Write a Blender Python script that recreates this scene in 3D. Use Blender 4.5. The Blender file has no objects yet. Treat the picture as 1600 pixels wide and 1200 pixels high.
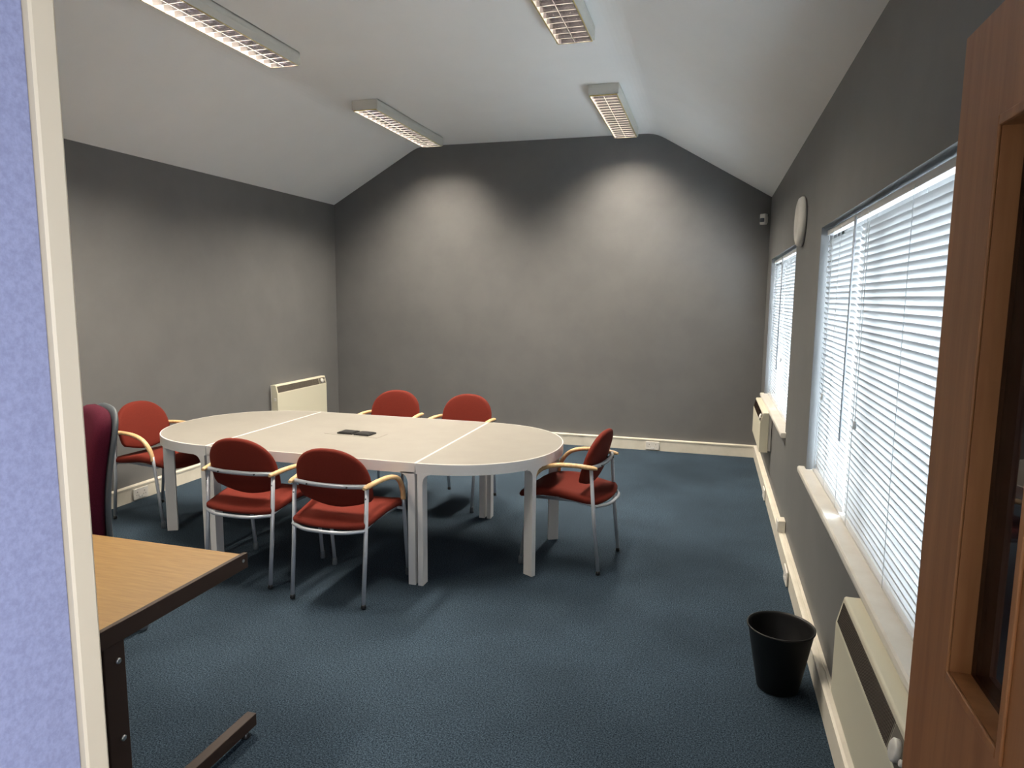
import bpy, bmesh, math, random
from mathutils import Vector, Matrix
random.seed(3)
PI = math.pi
scene = bpy.context.scene
C = scene.collection

# ------------------------------------------------------------------ camera
YAW, PITCH, ROLL, CAM_H, FPX = -0.2821, -0.1284, 0.0091, 1.6563, 1063.12
cd = bpy.data.cameras.new('camera')
cam = bpy.data.objects.new('camera', cd); C.objects.link(cam)
fw = Vector((math.sin(YAW) * math.cos(PITCH), math.cos(YAW) * math.cos(PITCH), math.sin(PITCH)))
rt = Vector((math.cos(YAW), -math.sin(YAW), 0)); up = rt.cross(fw)
r2 = math.cos(ROLL) * rt + math.sin(ROLL) * up
u2 = -math.sin(ROLL) * rt + math.cos(ROLL) * up
cam.matrix_world = Matrix.Translation((0, 0, CAM_H)) @ Matrix((r2, u2, -fw)).transposed().to_4x4()
cd.sensor_width = 36; cd.lens = FPX / 1600 * 36; cd.clip_start = 0.02; cd.clip_end = 200
scene.camera = cam

# ------------------------------------------------------------------ room numbers (metres)
XL, XR, YB, YF = -4.405, 0.535, 7.449, 0.30
ZL, ZR, ZC, X1, X2 = 2.723, 2.664, 3.346, -3.30, -0.63
TH, TD = 0.122, 0.043
WIN = [(1.50, 3.93, 0.735, 2.024), (5.02, 7.02, 0.735, 2.028)]   # y0, y1, z0, z1

# ------------------------------------------------------------------ sky, daylight, exposure
scene.view_settings.view_transform = 'Standard'
scene.view_settings.look = 'None'
scene.view_settings.exposure = 1.92
scene.view_settings.gamma = 1.0
scene.view_settings.use_curve_mapping = False
scene.cycles.use_denoising = True
scene.cycles.max_bounces = 10
scene.cycles.diffuse_bounces = 6
scene.cycles.glossy_bounces = 4
scene.cycles.transparent_max_bounces = 12
scene.cycles.sample_clamp_indirect = 4.0
scene.cycles.caustics_reflective = False
scene.cycles.caustics_refractive = False
SKY = 9.8
LAMP = 60.0
HALL = 17.5
w = bpy.data.worlds.new('overcast_sky'); scene.world = w; w.use_nodes = True
nt = w.node_tree; bg = nt.nodes['Background']
bg.inputs['Color'].default_value = (0.80, 0.90, 1.0, 1); bg.inputs['Strength'].default_value = SKY
for (y0, y1, z0, z1) in WIN:                      # sky portals in the two window openings
    l = bpy.data.lights.new('window_portal', 'AREA'); l.shape = 'RECTANGLE'
    l.size = z1 - z0; l.size_y = y1 - y0; l.cycles.is_portal = True
    o = bpy.data.objects.new('window_portal', l); C.objects.link(o)
    o.location = (XR + 0.19, (y0 + y1) / 2, (z0 + z1) / 2); o.rotation_euler = (0, PI / 2, 0)
l = bpy.data.lights.new('hallway_fill_light', 'AREA'); l.shape = 'RECTANGLE'; l.size = 1.3; l.size_y = .9; l.energy = HALL
l.color = (.90, .93, 1.0)                           # added cool fill to brighten the blue screen; no window stands here
o = bpy.data.objects.new('hallway_fill_light', l); C.objects.link(o); o.location = (XR + .13, -.75, 1.35); o.rotation_euler = (0, PI / 2, 0)

# ------------------------------------------------------------------ materials
def mat(name, col, rough=0.5, metal=0.0, spec=0.5):
    m = bpy.data.materials.new(name); m.use_nodes = True
    b = m.node_tree.nodes['Principled BSDF']
    b.inputs['Base Color'].default_value = (*col, 1); b.inputs['Roughness'].default_value = rough
    b.inputs['Metallic'].default_value = metal; b.inputs['Specular IOR Level'].default_value = spec
    return m
def noisy(m, c1, c2, scale, detail=3, bump=0.0, stretch=(1, 1, 1), lo=0.35, hi=0.65, dist=0.002, rough=0.6):
    n = m.node_tree; b = n.nodes['Principled BSDF']
    tc = n.nodes.new('ShaderNodeTexCoord'); mp = n.nodes.new('ShaderNodeMapping')
    mp.inputs['Scale'].default_value = stretch
    no = n.nodes.new('ShaderNodeTexNoise'); no.inputs['Scale'].default_value = scale
    no.inputs['Detail'].default_value = detail; no.inputs['Roughness'].default_value = rough
    cr = n.nodes.new('ShaderNodeValToRGB')
    cr.color_ramp.elements[0].position = lo; cr.color_ramp.elements[0].color = (*c1, 1)
    cr.color_ramp.elements[1].position = hi; cr.color_ramp.elements[1].color = (*c2, 1)
    n.links.new(tc.outputs['Object'], mp.inputs[0]); n.links.new(mp.outputs[0], no.inputs['Vector'])
    n.links.new(no.outputs['Fac'], cr.inputs[0]); n.links.new(cr.outputs[0], b.inputs['Base Color'])
    if bump:
        bp = n.nodes.new('ShaderNodeBump'); bp.inputs['Strength'].default_value = bump
        bp.inputs['Distance'].default_value = dist
        n.links.new(no.outputs['Fac'], bp.inputs['Height']); n.links.new(bp.outputs[0], b.inputs['Normal'])
    return m
M = {}
M['wall'] = noisy(mat('grey_wall_paint', (.2, .2, .2), .55, spec=.35), (.142, .142, .142), (.156, .156, .155), 3, 4, .08, dist=.003)
M['ceiling'] = noisy(mat('white_ceiling_paint', (.7, .7, .7), .8, spec=.2), (.90, .90, .895), (.92, .92, .915), 2, 3, .05)
M['cream'] = noisy(mat('cream_gloss_paint', (.7, .66, .56), .4), (.64, .60, .51), (.72, .68, .59), 6, 5, .1)
M['sill'] = noisy(mat('sill_paint', (.7, .68, .63), .35), (.66, .63, .57), (.72, .70, .65), 8, 4, .05)
M['carpet'] = noisy(mat('blue_carpet', (.03, .07, .1), .95, spec=.1), (.003, .007, .015), (.060, .091, .122), 150, 2, .5, lo=.36, hi=.66, dist=.004, rough=.95)
n = M['carpet'].node_tree; b = n.nodes['Principled BSDF']; src = b.inputs['Base Color'].links[0].from_socket       # worn, paler patches and finer flecks
tc = n.nodes.new('ShaderNodeTexCoord'); no = n.nodes.new('ShaderNodeTexNoise'); no.inputs['Scale'].default_value = 1.3; no.inputs['Detail'].default_value = 5
mr = n.nodes.new('ShaderNodeMapRange'); mr.inputs[1].default_value = .3; mr.inputs[2].default_value = .7; mr.inputs[3].default_value = .78; mr.inputs[4].default_value = 1.25
vo = n.nodes.new('ShaderNodeTexNoise'); vo.inputs['Scale'].default_value = 420; vo.inputs['Detail'].default_value = 1
m2 = n.nodes.new('ShaderNodeMapRange'); m2.inputs[1].default_value = .35; m2.inputs[2].default_value = .7; m2.inputs[3].default_value = .6; m2.inputs[4].default_value = 1.5
mu = n.nodes.new('ShaderNodeMath'); mu.operation = 'MULTIPLY'; vm = n.nodes.new('ShaderNodeVectorMath'); vm.operation = 'SCALE'
n.links.new(tc.outputs['Object'], no.inputs['Vector']); n.links.new(tc.outputs['Object'], vo.inputs['Vector']); n.links.new(no.outputs['Fac'], mr.inputs[0]); n.links.new(vo.outputs['Fac'], m2.inputs[0])
n.links.new(mr.outputs[0], mu.inputs[0]); n.links.new(m2.outputs[0], mu.inputs[1]); n.links.new(mu.outputs[0], vm.inputs['Scale']); n.links.new(src, vm.inputs[0]); n.links.new(vm.outputs[0], b.inputs['Base Color'])
M['screen'] = noisy(mat('blue_woven_fabric', (.3, .35, .6), .9, spec=.1), (.31, .335, .53), (.38, .41, .63), 120, 4, .3)
M['post'] = mat('cream_post', (.80, .70, .54), .4)
M['table_white'] = mat('white_lacquer', (.70, .69, .68), .35)
M['tabletop'] = noisy(mat('cream_laminate', (.78, .72, .62), .38), (.228, .216, .190), (.248, .236, .209), 5, 5, .02)
M['red'] = noisy(mat('red_upholstery', (.4, .04, .02), .85, spec=.2), (.115, .013, .0075), (.15, .020, .011), 350, 2, .25)
M['silver'] = mat('silver_painted_tube', (.42, .45, .50), .35, .3)
M['black'] = mat('black_plastic', (.012, .012, .013), .35)
M['arm'] = noisy(mat('beech_wood', (.6, .4, .2), .4), (.56, .36, .17), (.68, .47, .25), 14, 4, 0, (1, 6, 1))
M['oak'] = noisy(mat('oak_laminate', (.6, .35, .12), .45), (.200, .108, .030), (.275, .162, .052), 7, 8, .03, (1.2, 11, 1), .3, .7)
M['brown'] = mat('dark_brown_metal', (.030, .017, .012), .55, spec=.3)
M['burgundy'] = noisy(mat('burgundy_fabric', (.12, .01, .04), .9, spec=.15), (.058, .005, .015), (.085, .008, .024), 300, 2, .3)
M['shell'] = mat('grey_plastic_shell', (.07, .085, .10), .5)
M['doorwood'] = noisy(mat('sapele_veneer', (.2, .08, .03), .5), (.26, .10, .032), (.40, .175, .066), 5, 8, .02, (6, 6, .45), .3, .7)
M['brass'] = mat('brass', (.75, .52, .18), .3, 1)
M['heater'] = mat('magnolia_enamel', (.66, .63, .50), .4)
M['grille'] = mat('grey_grille', (.15, .135, .11), .6)
M['plastic'] = mat('white_plastic', (.70, .68, .64), .4)
M['upvc'] = mat('white_window_frame', (.62, .62, .62), .35)
M['louvre'] = mat('bright_aluminium_louvre', (.40, .38, .40), .12, 1)
M['louvre_side'] = mat('dull_aluminium', (.055, .052, .048), .55, .6)
M['louvre_edge'] = mat('louvre_edge', (.10, .095, .085), .5)
M['lamp_body'] = mat('lamp_enamel', (.62, .61, .56), .45)
M['lip'] = mat('warm_lit_lamp_edge', (.55, .43, .14), .5)  # cream lip; its yellow is the warm lamp light put into the colour
M['bin'] = mat('black_bin_plastic', (.004, .004, .0045), .5, spec=.35)
M['steel'] = mat('bolt_steel', (.6, .6, .6), .3, 1)
M['dark'] = mat('dark_gap', (.01, .01, .012), .9)
M['far_window'] = mat('far_window_grey', (.30, .33, .37), .3)
M['cord'] = mat('blind_cord', (.55, .57, .58), .8)
M['wand'] = mat('grey_wand', (.30, .31, .33), .35)
M['render'] = mat('pale_render', (.6, .6, .61), .9)
M['ground'] = noisy(mat('grey_paving', (.25, .25, .25), .9), (.25, .25, .25), (.33, .33, .33), 3)
m = mat('slat', (.47, .47, .465), .45); M['slat'] = m
n = m.node_tree; b = n.nodes['Principled BSDF']; tr = n.nodes.new('ShaderNodeBsdfTranslucent'); tr.inputs[0].default_value = (.80, .80, .80, 1)
mx = n.nodes.new('ShaderNodeMixShader'); mx.inputs[0].default_value = .05
n.links.new(b.outputs[0], mx.inputs[1]); n.links.new(tr.outputs[0], mx.inputs[2]); n.links.new(mx.outputs[0], n.nodes['Material Output'].inputs[0])
def glass(name, tint, refl=.06):
    m = bpy.data.materials.new(name); m.use_nodes = True; n = m.node_tree
    t = n.nodes.new('ShaderNodeBsdfTransparent'); t.inputs[0].default_value = (*tint, 1)
    g = n.nodes.new('ShaderNodeBsdfGlossy'); g.inputs['Roughness'].default_value = .02
    lw = n.nodes.new('ShaderNodeLayerWeight'); lw.inputs[0].default_value = .5
    fr = n.nodes.new('ShaderNodeMath'); fr.operation = 'POWER'; fr.inputs[1].default_value = 5; n.links.new(lw.outputs['Facing'], fr.inputs[0])
    x = n.nodes.new('ShaderNodeMixShader')
    n.links.new(fr.outputs[0], x.inputs[0]); n.links.new(t.outputs[0], x.inputs[1]); n.links.new(g.outputs[0], x.inputs[2])
    n.links.new(x.outputs[0], n.nodes['Material Output'].inputs[0]); return m
M['glass'] = glass('clear_glass', (.95, .97, .97))
M['door_glass'] = glass('tinted_door_glass', (.35, .30, .33))
m = mat('purple_brick', (.3, .2, .22), .9); M['brick'] = m
n = m.node_tree; br = n.nodes.new('ShaderNodeTexBrick'); br.inputs['Scale'].default_value = 4
br.inputs['Color1'].default_value = (.55, .44, .50, 1); br.inputs['Color2'].default_value = (.48, .38, .44, 1); br.inputs['Mortar'].default_value = (.6, .58, .6, 1)
tc = n.nodes.new('ShaderNodeTexCoord'); mp = n.nodes.new('ShaderNodeMapping'); mp.inputs['Rotation'].default_value = (0, PI / 2, PI / 2)
n.links.new(tc.outputs['Object'], mp.inputs[0]); n.links.new(mp.outputs[0], br.inputs[0]); n.links.new(br.outputs[0], n.nodes['Principled BSDF'].inputs['Base Color'])
m = mat('tube_glow', (1, 1, 1)); M['tube'] = m
b = m.node_tree.nodes['Principled BSDF']; b.inputs['Emission Color'].default_value = (1, .84, .62, 1); b.inputs['Emission Strength'].default_value = 9

# ------------------------------------------------------------------ mesh helpers
def B(): return bmesh.new()
def box(bm, x0, x1, y0, y1, z0, z1, bev=0.0, mi=0):
    t = bmesh.new(); v = [t.verts.new((x, y, z)) for x in (x0, x1) for y in (y0, y1) for z in (z0, z1)]
    for f in ((0, 1, 3, 2), (4, 6, 7, 5), (0, 4, 5, 1), (2, 3, 7, 6), (0, 2, 6, 4), (1, 5, 7, 3)): t.faces.new([v[i] for i in f])
    if bev: bmesh.ops.bevel(t, geom=t.edges[:], offset=bev, segments=2, affect='EDGES', profile=.5)
    return merge(bm, t, mi)
def merge(bm, t, mi=0, mtx=None):
    if mtx: bmesh.ops.transform(t, matrix=mtx, verts=t.verts)
    vs = {v: bm.verts.new(v.co) for v in t.verts}
    for f in t.faces:
        g = bm.faces.new([vs[v] for v in f.verts]); g.material_index = mi; g.smooth = f.smooth
    t.free(); return bm
def prism(bm, pts, ax, a, b, bev=0.0, mi=0):
    """pts: 2-D outline in the two axes left after ax ('x': y,z  'y': x,z  'z': x,y)"""
    def P(p, h): return {'x': (h, p[0], p[1]), 'y': (p[0], h, p[1]), 'z': (p[0], p[1], h)}[ax]
    t = bmesh.new(); A = [t.verts.new(P(p, a)) for p in pts]; Q = [t.verts.new(P(p, b)) for p in pts]; k = len(pts)
    t.faces.new(A); t.faces.new(Q[::-1])
    for i in range(k): t.faces.new([A[i], Q[i], Q[(i + 1) % k], A[(i + 1) % k]])
    bmesh.ops.recalc_face_normals(t, faces=t.faces[:])
    if bev: bmesh.ops.bevel(t, geom=[e for e in t.edges if e.calc_face_angle(0) > .6], offset=bev, segments=2, affect='EDGES', profile=.5)
    return merge(bm, t, mi)
def spline(pts, n=8):
    out = []; P = [Vector(p) for p in pts]; P = [P[0] * 2 - P[1]] + P + [P[-1] * 2 - P[-2]]
    for i in range(1, len(P) - 2):
        for k in range(n):
            t = k / n; a, b, c, d = P[i - 1:i + 3]
            out.append(.5 * ((2 * b) + (c - a) * t + (2 * a - 5 * b + 4 * c - d) * t * t + (3 * b - a - 3 * c + d) * t ** 3))
    out.append(P[-2]); return out
def tube(bm, pts, r, seg=12, mi=0, flat=1.0):
    P = [Vector(p) for p in pts]; rings = []; N = None
    R = r if isinstance(r, (list, tuple)) else [r] * len(P)
    for i, p in enumerate(P):
        d = (P[min(i + 1, len(P) - 1)] - P[max(i - 1, 0)]).normalized()
        if N is None: N = d.orthogonal().normalized() if abs(d.z) > .9 else Vector((0, 0, 1)).cross(d).normalized()
        N = (N - d * N.dot(d)).normalized(); Bn = d.cross(N)
        rings.append([bm.verts.new(p + R[i] * (math.cos(a) * N + flat * math.sin(a) * Bn)) for a in [2 * PI * k / seg for k in range(seg)]])
    for i in range(len(rings) - 1):
        for k in range(seg):
            f = bm.faces.new([rings[i][k], rings[i][(k + 1) % seg], rings[i + 1][(k + 1) % seg], rings[i + 1][k]]); f.smooth = True; f.material_index = mi
    f = bm.faces.new(rings[0][::-1]); f.material_index = mi
    f = bm.faces.new(rings[-1]); f.material_index = mi
    return bm
def lathe(bm, prof, seg=32, c=(0, 0, 0), mtx=None, mi=0, close=False):
    t = bmesh.new(); rings = []
    for (r, z) in prof: rings.append([t.verts.new((c[0] + r * math.cos(2 * PI * k / seg), c[1] + r * math.sin(2 * PI * k / seg), c[2] + z)) for k in range(seg)])
    for i in range(len(rings) - 1):
        for k in range(seg):
            f = t.faces.new([rings[i][k], rings[i][(k + 1) % seg], rings[i + 1][(k + 1) % seg], rings[i + 1][k]]); f.smooth = True
    t.faces.new(rings[0][::-1]); t.faces.new(rings[-1])
    return merge(bm, t, mi, mtx)
def pad(bm, outline, thick, to3d, mi=0, bulge=.01):
    """cushion: outline (closed, 2-D) lofted through inset rings; to3d(u, v, h)"""
    k = len(outline); cx = sum(p[0] for p in outline) / k; cy = sum(p[1] for p in outline) / k
    h = thick / 2; prof = [(.35, -h - bulge), (.7, -h - bulge * .7), (.90, -h), (.965, -h * .75), (.995, -h * .3), (.995, h * .3), (.965, h * .75), (.90, h), (.7, h + bulge * .7), (.35, h + bulge)]
    rings = [[bm.verts.new(to3d(cx + (p[0] - cx) * s, cy + (p[1] - cy) * s, z)) for p in outline] for s, z in prof]
    for i in range(len(rings) - 1):
        for j in range(k):
            f = bm.faces.new([rings[i][j], rings[i][(j + 1) % k], rings[i + 1][(j + 1) % k], rings[i + 1][j]]); f.smooth = True; f.material_index = mi
    for rg, s in ((rings[0], -1), (rings[-1], 1)):
        c = bm.verts.new(to3d(cx, cy, s * (h + bulge)))
        for j in range(k):
            f = bm.faces.new([rg[j], rg[(j + 1) % k], c]); f.smooth = True; f.material_index = mi
    return bm
def obj(name, bm, m, parent=None, label=None, smooth=False):
    bmesh.ops.recalc_face_normals(bm, faces=bm.faces[:])
    me = bpy.data.meshes.new(name); bm.to_mesh(me); bm.free()
    for x in (m if isinstance(m, (list, tuple)) else [m]): me.materials.append(x)
    if smooth:
        for p in me.polygons: p.use_smooth = True
    o = bpy.data.objects.new(name, me); C.objects.link(o)
    if parent: o.parent = parent
    if label: o['label'] = label
    return o
def tag(o, label, cat, group=None):
    o['label'] = label; o['category'] = cat
    if group: o['group'] = group
    return o
def thing(name, label, cat, loc=(0, 0, 0), rz=0, group=None):
    o = bpy.data.objects.new(name, None); C.objects.link(o); o.empty_display_size = .1
    o.location = loc; o.rotation_euler = (0, 0, rz); return tag(o, label, cat, group)
def struct(name, bm, m, label, cat, parent=None):
    o = obj(name, bm, m, parent)
    if not parent: o['kind'] = 'structure'; o['label'] = label; o['category'] = cat
    return o
def dup(root, loc, rz, label, group=None):
    r = root.copy(); C.objects.link(r); r.location = loc; r.rotation_euler = (0, 0, rz); r['label'] = label
    if group: r['group'] = group
    for ch in list(root.children):
        c = ch.copy(); C.objects.link(c); c.parent = r
        for g in list(ch.children):
            d = g.copy(); C.objects.link(d); d.parent = c
    return r

# ------------------------------------------------------------------ room shell
bm = B(); box(bm, XL - .1, XR + .25, -1.55, YB + .1, -.08, 0); struct('floor', bm, M['carpet'], 'speckled blue carpet floor', 'floor')
def crease(a, c, b, n=6, r=.22):
    a, c, b = Vector(a), Vector(c), Vector(b); p = c + (a - c).normalized() * r / 2; q = c + (b - c).normalized() * r / 2
    return [tuple((1 - t) ** 2 * p + 2 * t * (1 - t) * c + t * t * q) for t in [i / n for i in range(n + 1)]]
prof = [(XL, ZL)] + crease((XL, ZL), (X1, ZC), (X2, ZC)) + crease((X1, ZC), (X2, ZC), (XR, ZR)) + [(XR, ZR)]
bm = B(); prism(bm, prof + [(XR + .25, ZR), (XR + .25, 3.6), (XL - .1, 3.6), (XL - .1, ZL)], 'y', YF - .12, YB + .1)
o = struct('ceiling', bm, M['ceiling'], 'white ceiling with a flat middle and sloping sides', 'ceiling')
bm = B(); prism(bm, [(XL - .1, 0), (XR + .25, 0), (XR + .25, ZR)] + prof[::-1] + [(XL - .1, ZL)], 'y', YB, YB + .1)
struct('wall_back', bm, M['wall'], 'grey gable wall at the far end', 'wall')
bm = B(); box(bm, XL - .1, XL, YF, YB, 0, ZL); struct('wall_left', bm, M['wall'], 'grey left wall', 'wall')
bm = B()
DX0, DX1, DZ = -.62, .345, 2.03
prism(bm, [(XL - .1, 0), (DX0, 0), (DX0, DZ), (DX1, DZ), (DX1, 0), (XR + .25, 0), (XR + .25, ZR)] + prof[::-1] + [(XL - .1, ZL)], 'y', YF - .12, YF)
struct('wall_front', bm, M['wall'], 'grey wall with the open doorway', 'wall')
bm = B(); X0, X9 = XR, XR + .17
ys = [YF, WIN[0][0], WIN[0][1], WIN[1][0], WIN[1][1], YB]
box(bm, X0, X9, ys[0], ys[1], 0, ZR); box(bm, X0, X9, ys[2], ys[3], 0, ZR); box(bm, X0, X9, ys[4], ys[5], 0, ZR)
for (y0, y1, z0, z1) in WIN: box(bm, X0, X9, y0, y1, 0, z0 - .035); box(bm, X0, X9, y0, y1, z1, ZR)
struct('wall_right', bm, M['wall'], 'grey right wall with two window openings', 'wall')
bm = B(); box(bm, -1.6, XR + .25, -1.55, -1.45, 0, 2.5); box(bm, -1.7, -1.6, -1.55, YF - .12, 0, 2.5); box(bm, XR + .15, XR + .25, -1.45, YF - .12, 0, 2.5)
struct('wall_hallway', bm, M['sill'], 'pale hallway walls behind the doorway', 'wall')
bm = B(); box(bm, -1.7, XR + .25, -1.55, YF - .12, 2.5, 2.6); struct('ceiling_hallway', bm, M['ceiling'], 'hallway ceiling', 'ceiling')
# boxed skirting: front board, overlapping lid
def skirt(name, p0, p1, nrm, label):
    bm = B(); p0, p1, nrm = Vector(p0), Vector(p1), Vector(nrm)
    d = (p1 - p0).normalized(); L = (p1 - p0).length
    t = bmesh.new(); prism(t, [(0, 0), (TD - .004, 0), (TD - .004, TH - .014), (TD, TH - .012), (TD, TH), (TD - .010, TH + .003), (.017, TH + .003), (.015, TH), (.012, TH + .003), (0, TH + .003)], 'y', 0, L)
    mt = Matrix(((nrm.x, d.x, 0, p0.x), (nrm.y, d.y, 0, p0.y), (0, 0, 1, 0), (0, 0, 0, 1)))
    merge(bm, t, 0, mt)
    return struct(name, bm, M['cream'], label, 'skirting')
skirt('baseboard_back', (XL, YB, 0), (XR, YB, 0), (0, -1, 0), 'cream boxed skirting along the far wall')
skirt('baseboard_left', (XL, YF, 0), (XL, YB - TD, 0), (1, 0, 0), 'cream boxed skirting along the left wall')
skirt('baseboard_right', (XR, YF, 0), (XR, YB - TD, 0), (-1, 0, 0), 'cream boxed skirting along the window wall')

# ------------------------------------------------------------------ windows
for i, (y0, y1, z0, z1) in enumerate(WIN):
    mull = [2.80] if i == 0 else [6.02]
    bm = B(); fx0, fx1 = XR + .10, XR + .16; e = .055
    box(bm, fx0, fx1, y0, y1, z0, z0 + e, .004); box(bm, fx0, fx1, y0, y1, z1 - e, z1, .004)
    box(bm, fx0, fx1, y0, y0 + e, z0, z1, .004); box(bm, fx0, fx1, y1 - e, y1, z0, z1, .004)
    for ym in mull: box(bm, fx0, fx1, ym - .032, ym + .032, z0 + e, z1 - e, .004)
    wn = struct('window_%d' % (i + 1), bm, M['upvc'], 'white framed window ' + ('beside the door' if i == 0 else 'nearest the far corner'), 'window')
    cuts = [y0 + e] + [v for ym in mull for v in (ym - .032, ym + .032)] + [y1 - e]
    for a, b2 in zip(cuts[::2], cuts[1::2]):
        bm = B(); box(bm, XR + .128, XR + .132, a, b2, z0 + e, z1 - e); obj('pane', bm, M['glass'], wn)
    bm = B(); s0, s1 = (y0 - .04, y1 + .07) if i == 0 else (y0 - .06, y1 + .06)
    prism(bm, [(XR + .10, z0 - .035), (XR - .028, z0 - .035), (XR - .034, z0 - .03), (XR - .036, z0 - .018), (XR - .034, z0 - .006), (XR - .028, z0), (XR + .10, z0)], 'y', s0, s1)
    struct('trim_%d' % (i + 1), bm, M['sill'], 'white painted window sill', 'window sill')

def blind(y0, y1, z0, z1, tilt, label, wand=None, bow=-.50, group='white venetian blinds'):
    t = thing('venetian_blind', label, 'window blind', (XR + .042, (y0 + y1) / 2, z0))
    L = (y1 - y0) / 2; H = z1 - z0
    bm = B(); box(bm, -.016, .016, -L, L, H - .030, H - .004, .002); obj('head_rail', bm, M['upvc'], t)
    bm = B(); pitch = .0262; n = int((H - .05) / pitch); wd = .0188
    for k in range(n):
        zc = .022 + k * pitch; rr = random.Random(k + int(y0 * 10)); tt = tilt + rr.uniform(-.03, .03) + bow * (1 - k / n)
        seg = 4; yy = [-L + .004, -L * .5, 0, L * .5, L - .004]; grid = []
        for y in yy:
            row = []; dz = rr.uniform(-.0008, .0008)
            for j in range(seg + 1):
                s = -1 + 2 * j / seg; u = s * wd; hgt = .0028 * (1 - s * s)
                row.append(bm.verts.new((u * math.cos(tt) - hgt * math.sin(tt), y, zc + dz + u * math.sin(tt) + hgt * math.cos(tt))))
            grid.append(row)
        for a in range(len(yy) - 1):
            for j in range(seg):
                f = bm.faces.new([grid[a][j], grid[a + 1][j], grid[a + 1][j + 1], grid[a][j + 1]]); f.smooth = True
    obj('slats', bm, M['slat'], t)
    bm = B(); box(bm, -.014, .014, -L, L, .001, .012, .003); obj('bottom_rail', bm, M['upvc'], t)
    for q in (-.8, -.0, .8):
        bm = B(); tube(bm, [(-.0175, q * L, .01), (-.0175, q * L, H - .02)], .0009, 6); tube(bm, [(.0175, q * L, .01), (.0175, q * L, H - .02)], .0009, 6)
        obj('ladder_cord', bm, M['cord'], t)
    if wand is not None:
        bm = B(); tube(bm, [(-.026, wand - (y0 + y1) / 2, H - .02), (-.028, wand - (y0 + y1) / 2, .32)], .0052, 8); obj('tilt_wand', bm, M['wand'], t)
    bm = B(); q = (y0 + y1) / 2 - y0 - .22
    tube(bm, [(-.022, q, H - .02), (-.022, q, .45)], .0011, 6); lathe(bm, [(.002, 0), (.006, -.004), (.007, -.03), (.003, -.034)], 10, (-.022, q, .45))
    obj('pull_cord', bm, M['cord'], t)
    return t
zt = WIN[0][3] - .012
blind(3.10, 3.90, .737, zt, -.84, 'narrow white venetian blind filling the far end of the near window', 3.12)
blind(1.53, 3.09, .737, zt, -.96, 'wide white venetian blind of the near window, cut off by the open door')
blind(6.06, 6.99, .737, zt + .004, -.80, 'white venetian blind of the far window, half nearest the corner', 6.12)
blind(5.05, 6.05, .737, zt + .004, -.80, 'white venetian blind of the far window, half nearest the round wall fitting')

# outside: pale house with brick panels, paving
bm = B(); box(bm, 1.0, 30, -12, 70, -.4, -.3); struct('ground', bm, M['ground'], 'pale grey paving outside', 'paving')
hb = thing('neighbouring_house', 'pale house with brick panels seen in slivers between the window blind slats', 'house', (9, 5, -.3))
bm = B(); box(bm, 0, .3, -12, 60, 0, 3.1); obj('wall', bm, M['render'], hb)
for yy in (-3.5, 3.0, 10, 20, 27, 33, 42):
    bm = B(); box(bm, -.05, 0, yy, yy + .7, 0, 3.1); obj('brick_panel', bm, M['brick'], hb, 'purple brick panel')
for yy in (-1.6, 5.6, 14, 23.5, 30, 37):
    bm = B(); box(bm, -.03, .02, yy, yy + 1.1, 1.0, 2.2); obj('window', bm, M['far_window'], hb, 'grey window')

# ------------------------------------------------------------------ door (open, beside the camera)
DXf = .31; dy0, dy1, dtop = YF + .02, 1.083, 2.0
oy0, oy1, oz0, oz1 = .775, .932, 1.190, 1.855
bm = B()
for (a, b2, c0, c1) in ((dy0, oy0, .008, dtop), (oy1, dy1, .008, dtop), (oy0, oy1, .008, oz0), (oy0, oy1, oz1, dtop)):
    box(bm, DXf, DXf + .044, a, b2, c0, c1)
door = struct('door_1', bm, M['doorwood'], 'brown wooden door standing open at the right edge', 'door')
bm = B(); w_ = .012; q = DXf - .004
for (a, b2, c0, c1) in ((oy0 - w_, oy0, oz0 - w_, oz1 + w_), (oy1, oy1 + w_, oz0 - w_, oz1 + w_), (oy0, oy1, oz0 - w_, oz0), (oy0, oy1, oz1, oz1 + w_)):
    box(bm, q, DXf, a, b2, c0, c1, .0015)
obj('glazing_bead', bm, M['doorwood'], door)
bm = B(); box(bm, DXf + .024, DXf + .029, oy0, oy1, oz0, oz1); obj('vision_glass', bm, M['door_glass'], door, 'dark glass vision panel')
bm = B(); box(bm, DXf + .012, DXf + .032, dy1, dy1 + .002, .80, .96, .0005); obj('lock_plate', bm, M['brass'], door, 'brass lock plate')
bm = B(); box(bm, DXf - .003, DXf, 1.02, 1.06, .80, .955, .001)
tube(bm, spline([(DXf - .002, 1.04, .925), (DXf - .03, 1.04, .925), (DXf - .045, 1.03, .925), (DXf - .048, .99, .925), (DXf - .048, .93, .925)], 5), .008, 10)
obj('door_handle', bm, M['brass'], door, 'brass lever handle')
for hz in (.25, 1.0, 1.75):
    bm = B(); tube(bm, [(DXf - .004, dy0 - .006, hz - .05), (DXf - .004, dy0 - .006, hz + .05)], .006, 10); obj('hinge', bm, M['brass'], door)

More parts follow.
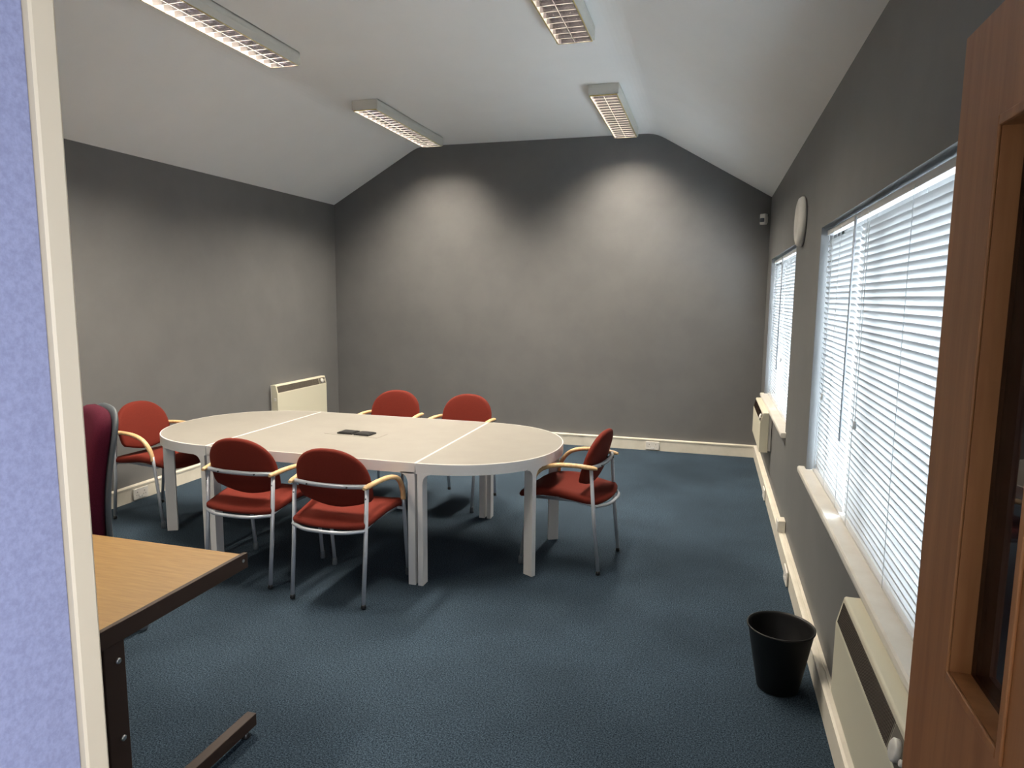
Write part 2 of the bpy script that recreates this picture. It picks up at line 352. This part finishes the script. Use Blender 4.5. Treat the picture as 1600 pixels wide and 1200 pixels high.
# ------------------------------------------------------------------ blue screen left of the camera
sx = -.90
sc = thing('office_screen', 'tall blue fabric office screen with a cream post at the left edge of the photo', 'office screen', (sx, .55, 0))
bm = B(); box(bm, -.034, -.004, -.235, .196, .06, 2.19, .003); obj('fabric_panel', bm, M['screen'], sc)
bm = B(); prism(bm, [(-.040, .2), (.0, .2), (.0025, .204), (.0025, .236), (0, .240), (-.040, .240), (-.042, .236), (-.042, .204)], 'z', 0, 2.2); obj('edge_post', bm, M['post'], sc, 'cream edge post')
bm = B(); box(bm, -.04, 0, -.24, .2, 2.19, 2.2, .003); obj('rail', bm, M['post'], sc)
bm = B(); box(bm, -.04, 0, -.24, .2, .04, .06, .003); obj('rail', bm, M['post'], sc)
bm = B(); box(bm, -.20, .0, .205, .235, 0, .025, .004); obj('foot', bm, M['post'], sc)

# ------------------------------------------------------------------ meeting tables
T_Y0, T_Y1, T_YC = 3.44, 4.76, 4.10
def leg(bm, cx, cy, ang, wt=.03, dp=.068, flare=(1, 1)):
    """plate leg, outer face flush with the rim at (cx, cy), ang = direction of the outward normal"""
    fl = .045; out = []
    for k in range(7):
        a = PI / 2 * k / 6; out.append((fl * (1 - math.cos(a)) , .602 + fl * 1.2 * math.sin(a)))
    R_ = [(wt / 2 + (x if flare[0] else 0), z) for x, z in out]; L_ = [(-wt / 2 - (x if flare[1] else 0), z) for x, z in out]
    t = bmesh.new()
    pts = [(wt / 2, 0)] + R_ + [(R_[-1][0], .665), (L_[-1][0], .665)] + L_[::-1] + [(-wt / 2, 0)]
    prism(t, pts, 'y', -.024, 0)
    box(t, -wt / 2, wt / 2, -dp, -.022, 0, .665)
    mt = Matrix.Translation((cx, cy, 0)) @ Matrix.Rotation(ang - PI / 2, 4, 'Z')
    merge(bm, t, 0, mt); return bm
def sup(n, a, b2, k=2.15):
    return [(a * abs(math.cos(t)) ** (2 / k), b2 * abs(math.sin(t)) ** (2 / k) * (1 if math.sin(t) >= 0 else -1)) for t in [-PI / 2 + PI * i / n for i in range(n + 1)]]
def inset(P, d):
    cx = sum(p[0] for p in P) / len(P); cy = sum(p[1] for p in P) / len(P); o = []; k = len(P)
    for i in range(k):
        a, b2, c = Vector(P[i - 1]), Vector(P[i]), Vector(P[(i + 1) % k]); n1 = Vector((-(b2 - a).y, (b2 - a).x)); n2 = Vector((-(c - b2).y, (c - b2).x))
        nn = (n1.normalized() + n2.normalized()).normalized(); o.append(tuple(b2 + nn * d))
    return o
def table(name, out, inner, label, legs, xc):
    t = thing(name, label, 'table', (xc, T_YC, 0), 0, None)
    bm = B(); prism(bm, inset(out, .007), 'z', .708, .720); obj('tabletop', bm, M['tabletop'], t)
    bm = B(); k = len(out)
    ring = []
    for (P, z) in ((out, .658), (out, .7185), (inset(out, .0015), .7204), (inset(out, .0068), .7204), (inset(out, .0068), .709), (inner, .708), (inner, .658)): ring.append([bm.verts.new((p[0], p[1], z)) for p in P])
    for a in range(7):
        for i in range(k):
            bm.faces.new([ring[a][i], ring[a][(i + 1) % k], ring[(a + 1) % 7][(i + 1) % k], ring[(a + 1) % 7][i]])
    obj('rim', bm, M['table_white'], t, 'white rim')
    for L_ in legs: bm = B(); leg(bm, *L_); obj('leg', bm, M['table_white'], t)
    return t
hw, hd = .70, .66
rect = [(-.705, -hd), (.701, -hd), (.701, hd), (-.705, hd)]
mid = table('meeting_table', rect, inset(rect, .03), 'large rectangular white middle table with a black socket unit in its top',
      [(-.682, -hd, -PI / 2, .042, .068, (0, 1)), (.678, -hd, -PI / 2, .042, .068, (1, 0)), (-.682, hd, PI / 2, .042, .068, (1, 0)), (.678, hd, PI / 2, .042, .068, (0, 1))], -2.264)
D = [(0, -hd)] + sup(56, .69, hd)[1:-1] + [(0, hd)]
def near_out(P, deg):   # rim point and outward normal
    best = min(range(1, len(P) - 1), key=lambda i: abs(math.degrees(math.atan2(P[i][1], P[i][0])) - deg)); a, c = Vector(P[best - 1]), Vector(P[best + 1]); d = c - a
    return P[best][0], P[best][1], math.atan2(-d.x, d.y)
g1 = near_out(D, -28); g2 = near_out(D, 28)
rightt = table('meeting_table', D, inset(D, .03), 'half-round white end table on the right, beside the lone chair facing left',
      [(.025, -hd, -PI / 2, .030, .068, (0, 1)), (.025, hd, PI / 2, .030, .068, (1, 0)), (*g1, .030, .068), (*g2, .030, .068)], -1.558)
D2 = [(-x * 1.03, y) for x, y in D][::-1]
h1 = near_out(D2[::-1], 0); 
def mir(g): return (-g[0] * 1.03, g[1], PI - g[2])
leftt = table('meeting_table', D2, inset(D2, .03), 'half-round white end table on the left, nearest the left wall',
      [(-.025, -hd, -PI / 2, .030, .068, (1, 0)), (-.025, hd, PI / 2, .030, .068, (0, 1)), (*mir(g1), .030, .068), (*mir(g2), .030, .068)], -2.975)
su = thing('table_socket_unit', 'black twin-lid socket unit set in the middle of the white table', 'socket unit', (-2.27, 4.06, .7202), math.radians(-4))
bm = B(); box(bm, -.21, .20, -.07, .07, 0, .0012); 
obj('cover_plate', bm, M['tabletop'], su, 'cream cover plate')
for s_, a in ((-.065, .02), (.065, -.03)):
    bm = B(); t = bmesh.new(); box(t, -.058, .058, -.05, .05, .002, .012, .002); box(t, -.05, .05, -.043, .043, .012, .015, .001)
    merge(bm, t, 0, Matrix.Translation((s_, 0, 0)) @ Matrix.Rotation(a, 4, 'Z')); obj('lid', bm, M['black'], su, 'black lid')

# ------------------------------------------------------------------ red armchairs
def make_chair():
    t = thing('meeting_chair', '', 'chair')
    # backrest outline (x, z)
    o_ = []
    for k in range(25):
        a = PI * k / 24; o_.append((.224 * math.copysign(abs(math.cos(a)) ** .88, math.cos(a)), .665 + .185 * math.sin(a) ** .90))
    o_ += [(-.225, .63), (-.224, .60), (-.221, .575), (-.213, .560)] + [(-.205 + .41 * k / 12, .550 - .044 * math.sin(PI * k / 12)) for k in range(0, 13)] + [(.213, .560), (.221, .575), (.224, .60), (.225, .63)]
    def b3(u, v, h): return (u, .070 + .30 * u * u - (v - .66) * .28 - h, v)
    bm = B(); pad(bm, o_, .040, b3, bulge=.006); obj('backrest', bm, M['red'], t)
    # seat outline (x, y)
    s_ = [(-.205, .0), (-.12, -.025), (0, -.035), (.12, -.025), (.205, .0), (.222, .03), (.235, .15), (.245, .30), (.240, .45), (.20, .515), (.10, .538), (0, .543), (-.10, .538), (-.20, .515), (-.240, .45), (-.245, .30), (-.235, .15), (-.222, .03)]
    s2 = [tuple(v)[:2] for v in spline([(*p, 0) for p in s_ + [s_[0]]], 3)][:-1]
    def s3(u, v, h): f = max(0, (v - .28) / .26); return (u, v, .447 + h - .055 * f ** 2.2 + .03 * min(1, max(0, (v - .05) / .2)) - .012 * (1 - (u / .24) ** 2) * (1 if h > 0 else 0))
    bm = B(); pad(bm, s2, .052, s3, bulge=.002); obj('seat', bm, M['red'], t)
    for s in (-1, 1):
        bm = B(); tube(bm, [(s * .216, -.012, .022), (s * .217, .018, .30), (s * .218, .046, .655)], .0115, 14); lg = obj('leg', bm, M['silver'], t)
        bm = B(); lathe(bm, [(.004, 0), (.012, .002), (.015, .010), (.012, .019), (.0118, .026)], 14, (s * .216, -.012, 0)); obj('glide', bm, M['black'], lg, 'black ball glide')
        bm = B(); lathe(bm, [(.003, 0), (.004, .002)], 8, (0, 0, 0), Matrix.Translation((s * .2180, .031, .59)) @ Matrix.Rotation(PI / 2, 4, 'X')); obj('screw', bm, M['black'], lg)
        bm = B(); tube(bm, [(s * .247, .478, .040), (s * .247, .452, .25), (s * .248, .428, .44), (s * .248, .42, .51)], .0112, 14); lg = obj('leg', bm, M['silver'], t)
        bm = B(); lathe(bm, [(.014, 0), (.0155, .004), (.0145, .045), (.012, .048)], 14, (s * .247, .480, 0)); obj('ferrule', bm, M['shell'], lg, 'dark rubber ferrule')
        bm = B(); P = spline([(s * .222, .005, .652), (s * .228, .055, .656), (s * .240, .14, .661), (s * .250, .25, .655), (s * .254, .335, .628), (s * .253, .385, .582), (s * .250, .413, .525), (s * .249, .420, .482)], 6)
        tube(bm, P, [.010 + .0065 * min(1, i / 4) * (1 if i < len(P) - 8 else .8) for i in range(len(P))], 14, 0, .82); obj('armrest', bm, M['arm'], t, 'pale wood armrest')
    bm = B(); tube(bm, spline([(-.218, .044, .652), (-.11, .022, .650), (0, .014, .650), (.11, .022, .650), (.218, .044, .652)], 6), .0125, 14)
    obj('back_rail', bm, M['silver'], t, 'silver back rail')
    for sx_ in (-.12, .12):
        bm = B(); tube(bm, [(sx_, .004, .650), (sx_, .07, .648)], .0042, 8); obj('bolt', bm, M['black'], t)
    bm = B(); tube(bm, spline([(-.217, .018, .420), (-.12, -.034, .416), (0, -.046, .416), (.12, -.034, .416), (.217, .018, .420)], 6), .010, 12)
    for s in (-1, 1): tube(bm, [(s * .212, .02, .422), (s * .205, .15, .438), (s * .205, .42, .428)], .009, 12)
    tube(bm, [(-.247, .42, .428), (.247, .42, .428)], .009, 12)
    obj('seat_frame', bm, M['silver'], t, 'silver seat frame')
    return t
ch = make_chair()
ch.location = (-1.918, 3.09, 0); ch['label'] = 'red armchair on the near side of the table, right of the pair seen from behind'
ch['group'] = 'red armchairs around the meeting table'
GR = ch['group']
dup(ch, (-2.54, 3.16, 0), math.radians(0), 'red armchair on the near side of the table, left of the pair seen from behind')
dup(ch, (-.563, 4.11, 0), math.radians(81.7), 'red armchair standing alone at the right rounded end of the table, seen from the side')
dup(ch, (-1.885, 5.285, 0), math.radians(173), 'red armchair on the far side of the table, right of the two facing the camera')
dup(ch, (-2.545, 5.30, 0), math.radians(179), 'red armchair on the far side of the table, left of the two facing the camera')
dup(ch, (-4.13, 4.06, 0), math.radians(-93), 'red armchair at the left rounded end of the table, behind the burgundy office chair')

# ------------------------------------------------------------------ desk
dx1, dyb, dyf = -1.585, 2.01, 1.22
dk = thing('office_desk', 'oak-topped desk on a dark brown steel frame behind the blue screen', 'desk', (-2.33, 1.6, 0))
def D_(bm, x0, x1, y0, y1, z0, z1, bev=0): return box(bm, x0 + 2.33, x1 + 2.33, y0 - 1.6, y1 - 1.6, z0, z1, bev)
bm = B(); D_(bm, -3.36, dx1 - .017, dyf, dyb, .694, .716, .0015); obj('desktop', bm, M['oak'], dk, 'oak laminate top')
for s, xx in ((1, dx1), (-1, -3.375)):
    a, b2 = (xx - .017, xx) if s > 0 else (xx, xx + .017)
    bm = B(); D_(bm, a, b2, dyf, dyb + .012, .664, .720, .002); obj('end_rail', bm, M['brown'], dk, 'dark brown end rail')
    bm = B(); 
    if s > 0: D_(bm, xx - .06, xx - .006, 1.405, 1.475, .05, .665, .002); D_(bm, xx - .06, xx - .010, 1.365, 1.390, .05, .665, .001); D_(bm, xx - .055, xx - .035, 1.388, 1.407, .05, .665)
    else: D_(bm, xx, xx + .06, 1.365, 1.475, .05, .665, .002)
    lg = obj('leg', bm, M['brown'], dk)
    for z in (.607, .368):
        bm = B(); lathe(bm, [(.009, 0), (.009, .003), (.006, .006)], 14, (0, 0, 0), Matrix.Translation((xx + 2.33 - .006, 1.45 - 1.6, z)) @ Matrix.Rotation(PI / 2 * s, 4, 'Y')); obj('bolt', bm, M['steel'], lg, 'steel bolt')
    bm = B(); c = xx - .045 if s > 0 else xx + .005
    D_(bm, c, c + .04, dyf + .05, dyb + .03, .030, .078, .003); ft = obj('foot', bm, M['brown'], dk, 'dark brown foot bar')
    for yy in (dyf + .10, dyb - .01):
        bm = B(); lathe(bm, [(.016, 0), (.018, .006), (.012, .014), (.008, .031)], 14, (c + .02 + 2.33, yy - 1.6, 0)); obj('glide', bm, M['black'], ft)
bm = B(); tube(bm, [(dx1 + 2.33, dyb - .015 - 1.6, .698), (dx1 + .003 + 2.33, dyb - .015 - 1.6, .698)], .006, 10); obj('bolt', bm, M['steel'], dk)
bm = B(); D_(bm, -3.33, dx1 - .06, 1.37, 1.39, .34, .66); obj('modesty_panel', bm, M['brown'], dk)

# ------------------------------------------------------------------ burgundy office chair (local: faces +y)
oc = thing('office_chair', 'high-backed burgundy office chair with a grey back shell, pushed up behind the desk', 'office chair', (-2.775, 2.16, 0), math.radians(150))
def bo(w_, z0, z1):
    o_ = []
    for k in range(17): a = PI * k / 16; o_.append((w_ * math.copysign(abs(math.cos(a)) ** .6, math.cos(a)), z1 - .13 + .13 * math.sin(a) ** .8))
    for k in range(17): a = PI + PI * k / 16; o_.append(((w_ - .02) * math.copysign(abs(math.cos(a)) ** .6, math.cos(a)), z0 + .08 - .08 * abs(math.sin(a)) ** .8))
    m_ = []
    for i in range(len(o_)):   # denser sides
        m_.append(o_[i])
        if i in (16, 33):
            nx = o_[(i + 1) % len(o_)]
            for j in range(1, 9): m_.append((o_[i][0] + (nx[0] - o_[i][0]) * j / 9, o_[i][1] + (nx[1] - o_[i][1]) * j / 9))
    return m_
def bend(v): return .022 * math.sin((v - .50) / .66 * PI * 1.15) - .08 * (v - .5)
def c3(u, v, h): return (u, -.205 + bend(v) + h + .25 * u * u, v)
bm = B(); pad(bm, bo(.215, .50, 1.150), .075, c3, bulge=.012); obj('backrest', bm, M['burgundy'], oc, 'burgundy padded backrest')
def c4(u, v, h): return (u, -.252 + bend(v) + h + .25 * u * u, v)
bm = B(); pad(bm, bo(.222, .48, 1.152), .026, c4, bulge=.004); obj('back_shell', bm, M['shell'], oc, 'grey plastic back shell')
so = [(.22 * math.copysign(abs(math.cos(a)) ** .5, math.cos(a)), .23 * math.copysign(abs(math.sin(a)) ** .5, math.sin(a)) + .04) for a in [2 * PI * k / 40 + .01 for k in range(40)]]
bm = B(); pad(bm, so, .075, lambda u, v, h: (u, v, .475 + h), bulge=.01); obj('seat', bm, M['burgundy'], oc)
bm = B(); tube(bm, spline([(0, 0, .415), (0, -.17, .405), (0, -.27, .45), (0, -.272, .66)], 5), .018, 10, 0); obj('back_bracket', bm, M['black'], oc)
bm = B(); lathe(bm, [(.03, .09), (.03, .25), (.018, .26), (.018, .40), (.10, .41), (.10, .43)], 20); obj('gas_column', bm, M['black'], oc)
for k in range(5):
    a = math.radians(72 * k + 358 - 150); d = Vector((math.cos(a), math.sin(a), 0)); n_ = Vector((-d.y, d.x, 0)); e = d * .385
    bm = B(); tube(bm, [d * .02 + Vector((0, 0, .115)), e + Vector((0, 0, .078))], [.026, .016], 10); lg = obj('base_spoke', bm, M['black'], oc)
    bm = B(); tube(bm, [e + Vector((0, 0, .04)), e + Vector((0, 0, .085))], .008, 8)
    for s in (-1, 1):
        q = e + n_ * s * .014 + d * .028 + Vector((0, 0, .026)); lathe(bm, [(.016, -.009), (.025, -.007), (.026, 0), (.025, .007), (.016, .009)], 18, (0, 0, 0), Matrix.Translation(q) @ n_.to_track_quat('Z', 'Y').to_matrix().to_4x4())
    obj('castor', bm, M['shell'], lg, 'black twin-wheel castor')

# ------------------------------------------------------------------ panel heaters (local: along x, front towards -y)
def make_heater(L, label, loc, rz, z0=.0):
    t = thing('panel_heater', label, 'heater', loc, rz)
    z1, z2 = .245, .335
    bm = B(); prism(bm, [(-.028, z0), (-.095, z0), (-.097, z0 + .01), (-.097, z1), (-.077, z2 - .004), (-.072, z2), (-.028, z2)], 'x', 0, L, .002); obj('body', bm, M['heater'], t)
    bm = B(); box(bm, .012, L - .012, -.026, -.006, z0 + .01, z2 - .006); obj('back_plate', bm, M['plastic'], t)
    # sloping grille, sits just proud of the slope
    dn = Vector((0, -(z2 - z1), -.02)).normalized()
    def sl(f, off): return (-.097 + .02 * f - off * .976, z1 + (z2 - z1) * f + off * .2)
    g0, g1_ = sl(.10, .0006), sl(.84, .0006); g2_, g3 = sl(.84, -.004), sl(.10, -.004)
    bm = B(); prism(bm, [g0, g1_, g2_, g3], 'x', .018, L - .15); obj('grille', bm, M['grille'], t, 'grey mesh grille')
    bm = B()
    for k in range(int((L - .17) / .008)):
        xx = .02 + k * .008; a, b2, c, d = sl(.10, .0014), sl(.84, .0014), sl(.84, .0006), sl(.10, .0006); prism(bm, [a, b2, c, d], 'x', xx, xx + .0025)
    obj('grille_bars', bm, M['brown'], t)
    bm = B(); a, b2, c, d = sl(.10, .0008), sl(.84, .0008), sl(.84, -.004), sl(.10, -.004); prism(bm, [a, b2, c, d], 'x', L - .145, L - .015); cp = obj('control_panel', bm, M['grille'], t)
    ctr = Vector((L - .09, *sl(.47, .001))); nr = Vector((0, -.976, .217))
    bm = B(); lathe(bm, [(.026, 0), (.026, .010), (.022, .013), (.004, .013)], 24, (0, 0, 0), Matrix.Translation(ctr) @ nr.to_track_quat('Z', 'Y').to_matrix().to_4x4()); obj('dial', bm, M['plastic'], cp, 'white thermostat dial')
    bm = B(); lathe(bm, [(.008, 0), (.008, .006), (.006, .008)], 14, (0, 0, 0), Matrix.Translation(ctr + Vector((.045, 0, 0))) @ nr.to_track_quat('Z', 'Y').to_matrix().to_4x4()); obj('switch', bm, M['plastic'], cp)
    bm = B(); box(bm, -.006, .004, -.080, -.058, .17, .20, .002); obj('side_clip', bm, M['plastic'], t)
    bm = B(); tube(bm, [(.05, -.05, z0 + .002), (.05, -.05, z0 - .018)], .012, 12); obj('cable_gland', bm, M['black'], t)
    return t
# right wall heaters: local +x -> world -y, local -y -> world -x
make_heater(.82, 'cream panel heater under the near window, beside the black waste bin', (XR, 2.33, .362), -PI / 2)
make_heater(.95, 'cream panel heater under the far window in the right-hand corner', (XR, 6.93, .37), -PI / 2)
make_heater(.95, 'cream panel heater on the left wall behind the table', (XL, 6.07, .375), PI / 2, -.11)

# ------------------------------------------------------------------ waste bin
bm = B()
lathe(bm, [(.080, 0), (.085, .004), (.132, .268), (.137, .272), (.138, .279), (.134, .281), (.129, .272), (.126, .262), (.080, .010), (.02, .008)], 48, (0, 0, 0))
o = obj('waste_bin', bm, M['bin']); o.location = (.345, 2.95, 0); tag(o, 'black plastic waste bin on the carpet beside the window wall', 'waste bin')
# ------------------------------------------------------------------ sockets
def socket(label, loc, rz, wd=.146, n=2):
    t = thing('wall_socket', label, 'socket', loc, rz)      # local front towards -y
    bm = B(); box(bm, -wd / 2, wd / 2, -.010, 0, 0, .086, .003); obj('face_plate', bm, M['plastic'], t)
    bm = B()
    for k in range(n):
        cx = (k - (n - 1) / 2) * .07
        box(bm, cx - .003, cx + .003, -.0106, -.009, .052, .061); box(bm, cx - .014, cx - .008, -.0106, -.009, .030, .034); box(bm, cx + .008, cx + .014, -.0106, -.009, .030, .034)
    obj('pin_holes', bm, M['black'], t)
    for k in range(n):
        cx = (k - (n - 1) / 2) * .022; bm = B(); box(bm, cx - .006, cx + .006, -.014, -.009, .010 if n > 1 else .066, .026 if n > 1 else .080, .001); obj('rocker_switch', bm, M['upvc'], t)
    return t
socket('white double socket on the skirting of the far wall', (-.547, YB - TD, .012), 0)
socket('white double socket on the skirting of the left wall behind the table', (XL + TD, 4.29, .012), PI / 2)
socket('white double socket low on the window-wall skirting, between bin and raised junction box', (XR - TD, 4.10, .012), -PI / 2)
socket('white double socket low on the window-wall skirting near the far corner', (XR - TD, 5.85, .012), -PI / 2)
sp = thing('junction_box', 'cream junction box standing on the skirting ledge of the window wall', 'junction box', (XR - .022, 4.70, TH + .003))
bm = B(); box(bm, -.022, .020, -.05, .05, 0, .078, .004); obj('box_body', bm, M['cream'], sp)
bm = B(); box(bm, -.030, -.022, -.045, .045, .004, .074, .003); obj('face_plate', bm, M['plastic'], sp, 'white face plate')
# ------------------------------------------------------------------ round wall fitting, corner detector
rf = thing('wall_fitting', 'round white wall fitting with a raised rim, between the two windows', 'wall fitting', (XR, 4.70, 2.135))
mt = Matrix.Rotation(-PI / 2, 4, 'Y')
bm = B(); lathe(bm, [(.145, 0), (.155, .008), (.155, .022), (.143, .038), (.120, .045), (.098, .040), (.088, .030)], 48, (0, 0, 0), mt); obj('rim', bm, M['plastic'], rf)
bm = B(); lathe(bm, [(.090, .004), (.090, .028), (.05, .034), (.01, .036)], 48, (0, 0, 0), mt); obj('inner_dish', bm, M['plastic'], rf)
ir = thing('motion_detector', 'small white motion detector high in the right-hand far corner', 'detector', (.480, 7.405, 2.44), math.radians(-40))
bm = B(); box(bm, -.032, .032, -.045, .0, -.05, .055, .008); obj('housing', bm, M['plastic'], ir)
bm = B(); lathe(bm, [(.020, -.022), (.024, -.018), (.024, .012), (.020, .016)], 20, (0, -.042, -.005)); obj('lens', bm, M['shell'], ir, 'dark lens')
bm = B(); box(bm, -.012, .012, -.002, .03, -.03, .03); obj('bracket', bm, M['plastic'], ir)

# ------------------------------------------------------------------ ceiling lamps
def make_lamp():
    t = thing('ceiling_lamp', '', 'ceiling lamp')            # local: x across, y along, z down from the ceiling
    W, L, H = .125, .755, .088
    bm = B()
    box(bm, -W, W, -L, L, -.012, 0, .003)
    for s in (-1, 1):
        prism(bm, [(s * W, -.004), (s * W, -.045), (s * (W - .010), -H), (s * (W - .0135), -H), (s * (W - .006), -.045), (s * (W - .006), -.004)], 'y', -L, L)
    for s in (-1, 1): box(bm, -W + .002, W - .002, s * L - .006, s * L + .006, -H + .004, -.002, .002)
    for s in (-1, 1): box(bm, s * L * .0 + W - .004, W + .001, s * (L - .06) - .02, s * (L - .06) + .02, -.028, -.022)
    obj('housing', bm, M['lamp_body'], t)
    bm = B(); w2 = W - .0185
    for s in (-1, 1):
        box(bm, s * (w2 + .003) - .0022, s * (w2 + .003) + .0022, -L + .002, L - .002, -H - .003, -H)
        box(bm, -w2 - .003, w2 + .003, s * (L - .004) - .003, s * (L - .004) + .003, -H - .003, -H + .004)
    obj('edge_strip', bm, M['lip'], t, 'edge strip with warm lamp light in its colour')
    bm = B()                                                  # parabolic louvre: side + centre reflectors and V-shaped cross blades
    zt_, zb = -H + .042, -H - .001
    for xc, hb in ((0, .004), (-w2, .003), (w2, .003)):
        P = [(xc - hb * .3, zb), (xc + hb * .3, zb), (xc + hb * .7, zb + .018), (xc + hb * 2.2, zt_), (xc - hb * 2.2, zt_), (xc - hb * .7, zb + .018)]
        prism(bm, [(x, z) for x, z in P], 'y', -L + .008, L - .008, mi=0 if xc == 0 else 1)
        box(bm, xc - .0016, xc + .0016, -L + .008, L - .008, zb - .0012, zb, mi=2)
    n = 18; pt = (2 * L - .016) / n
    for k in range(n + 1):
        yy = -L + .008 + k * pt; hb = .0035
        P = [(yy - hb * .3, zb), (yy + hb * .3, zb), (yy + hb * .8, zb + .014), (yy + hb * 1.9, zb + .029), (yy + hb * 3.6, zt_), (yy - hb * 3.6, zt_), (yy - hb * 1.9, zb + .029), (yy - hb * .8, zb + .014)]
        prism(bm, P, 'x', -w2, w2)
        box(bm, -w2, w2, yy - .0016, yy + .0016, zb - .0010, zb, mi=2)
    lv = obj('louvre', bm, [M['louvre'], M['louvre_side'], M['louvre_edge']], t, 'bright metal louvre grid')
    bm = B(); box(bm, -w2, w2, -L + .01, L - .01, -.020, -.014); obj('reflector', bm, M['upvc'], t)
    for s in (-1, 1):
        bm = B(); tube(bm, [(s * .05, -L + .02, -.032), (s * .05, L - .02, -.032)], .008, 10); obj('tube', bm, M['tube'], t, 'glowing fluorescent tube')
    return t
lamp = make_lamp()
LP = [(-2.985, 6.35, 'far left ceiling lamp with louvre grid, its end near the far wall'), (-.905, 6.42, 'far right ceiling lamp with louvre grid, its end near the far wall'),
      (-2.985, 3.67, 'near left ceiling lamp with louvre grid, cut by the top edge of the photo'), (-.905, 3.74, 'near right ceiling lamp with louvre grid, cut by the top edge of the photo')]
LP += [(-2.985, .99, 'ceiling lamp with louvre grid out of view above the office desk')]
for i, (x, y, lb) in enumerate(LP):
    if i == 0: lamp.location = (x, y, ZC); lamp['label'] = lb; lamp['group'] = 'louvred ceiling lamps'
    else: dup(lamp, (x, y, ZC), 0, lb)
    for s in (-1, 1):
        l = bpy.data.lights.new('lamp_light', 'AREA'); l.shape = 'RECTANGLE'; l.size = .05; l.size_y = 1.46; l.energy = LAMP / 2 * (1, 1, 1.05, .5, .6)[i]
        l.color = (1, .89, .74)
        o = bpy.data.objects.new('lamp_light', l); C.objects.link(o); o.location = (x + s * .05, y, ZC - .0425)
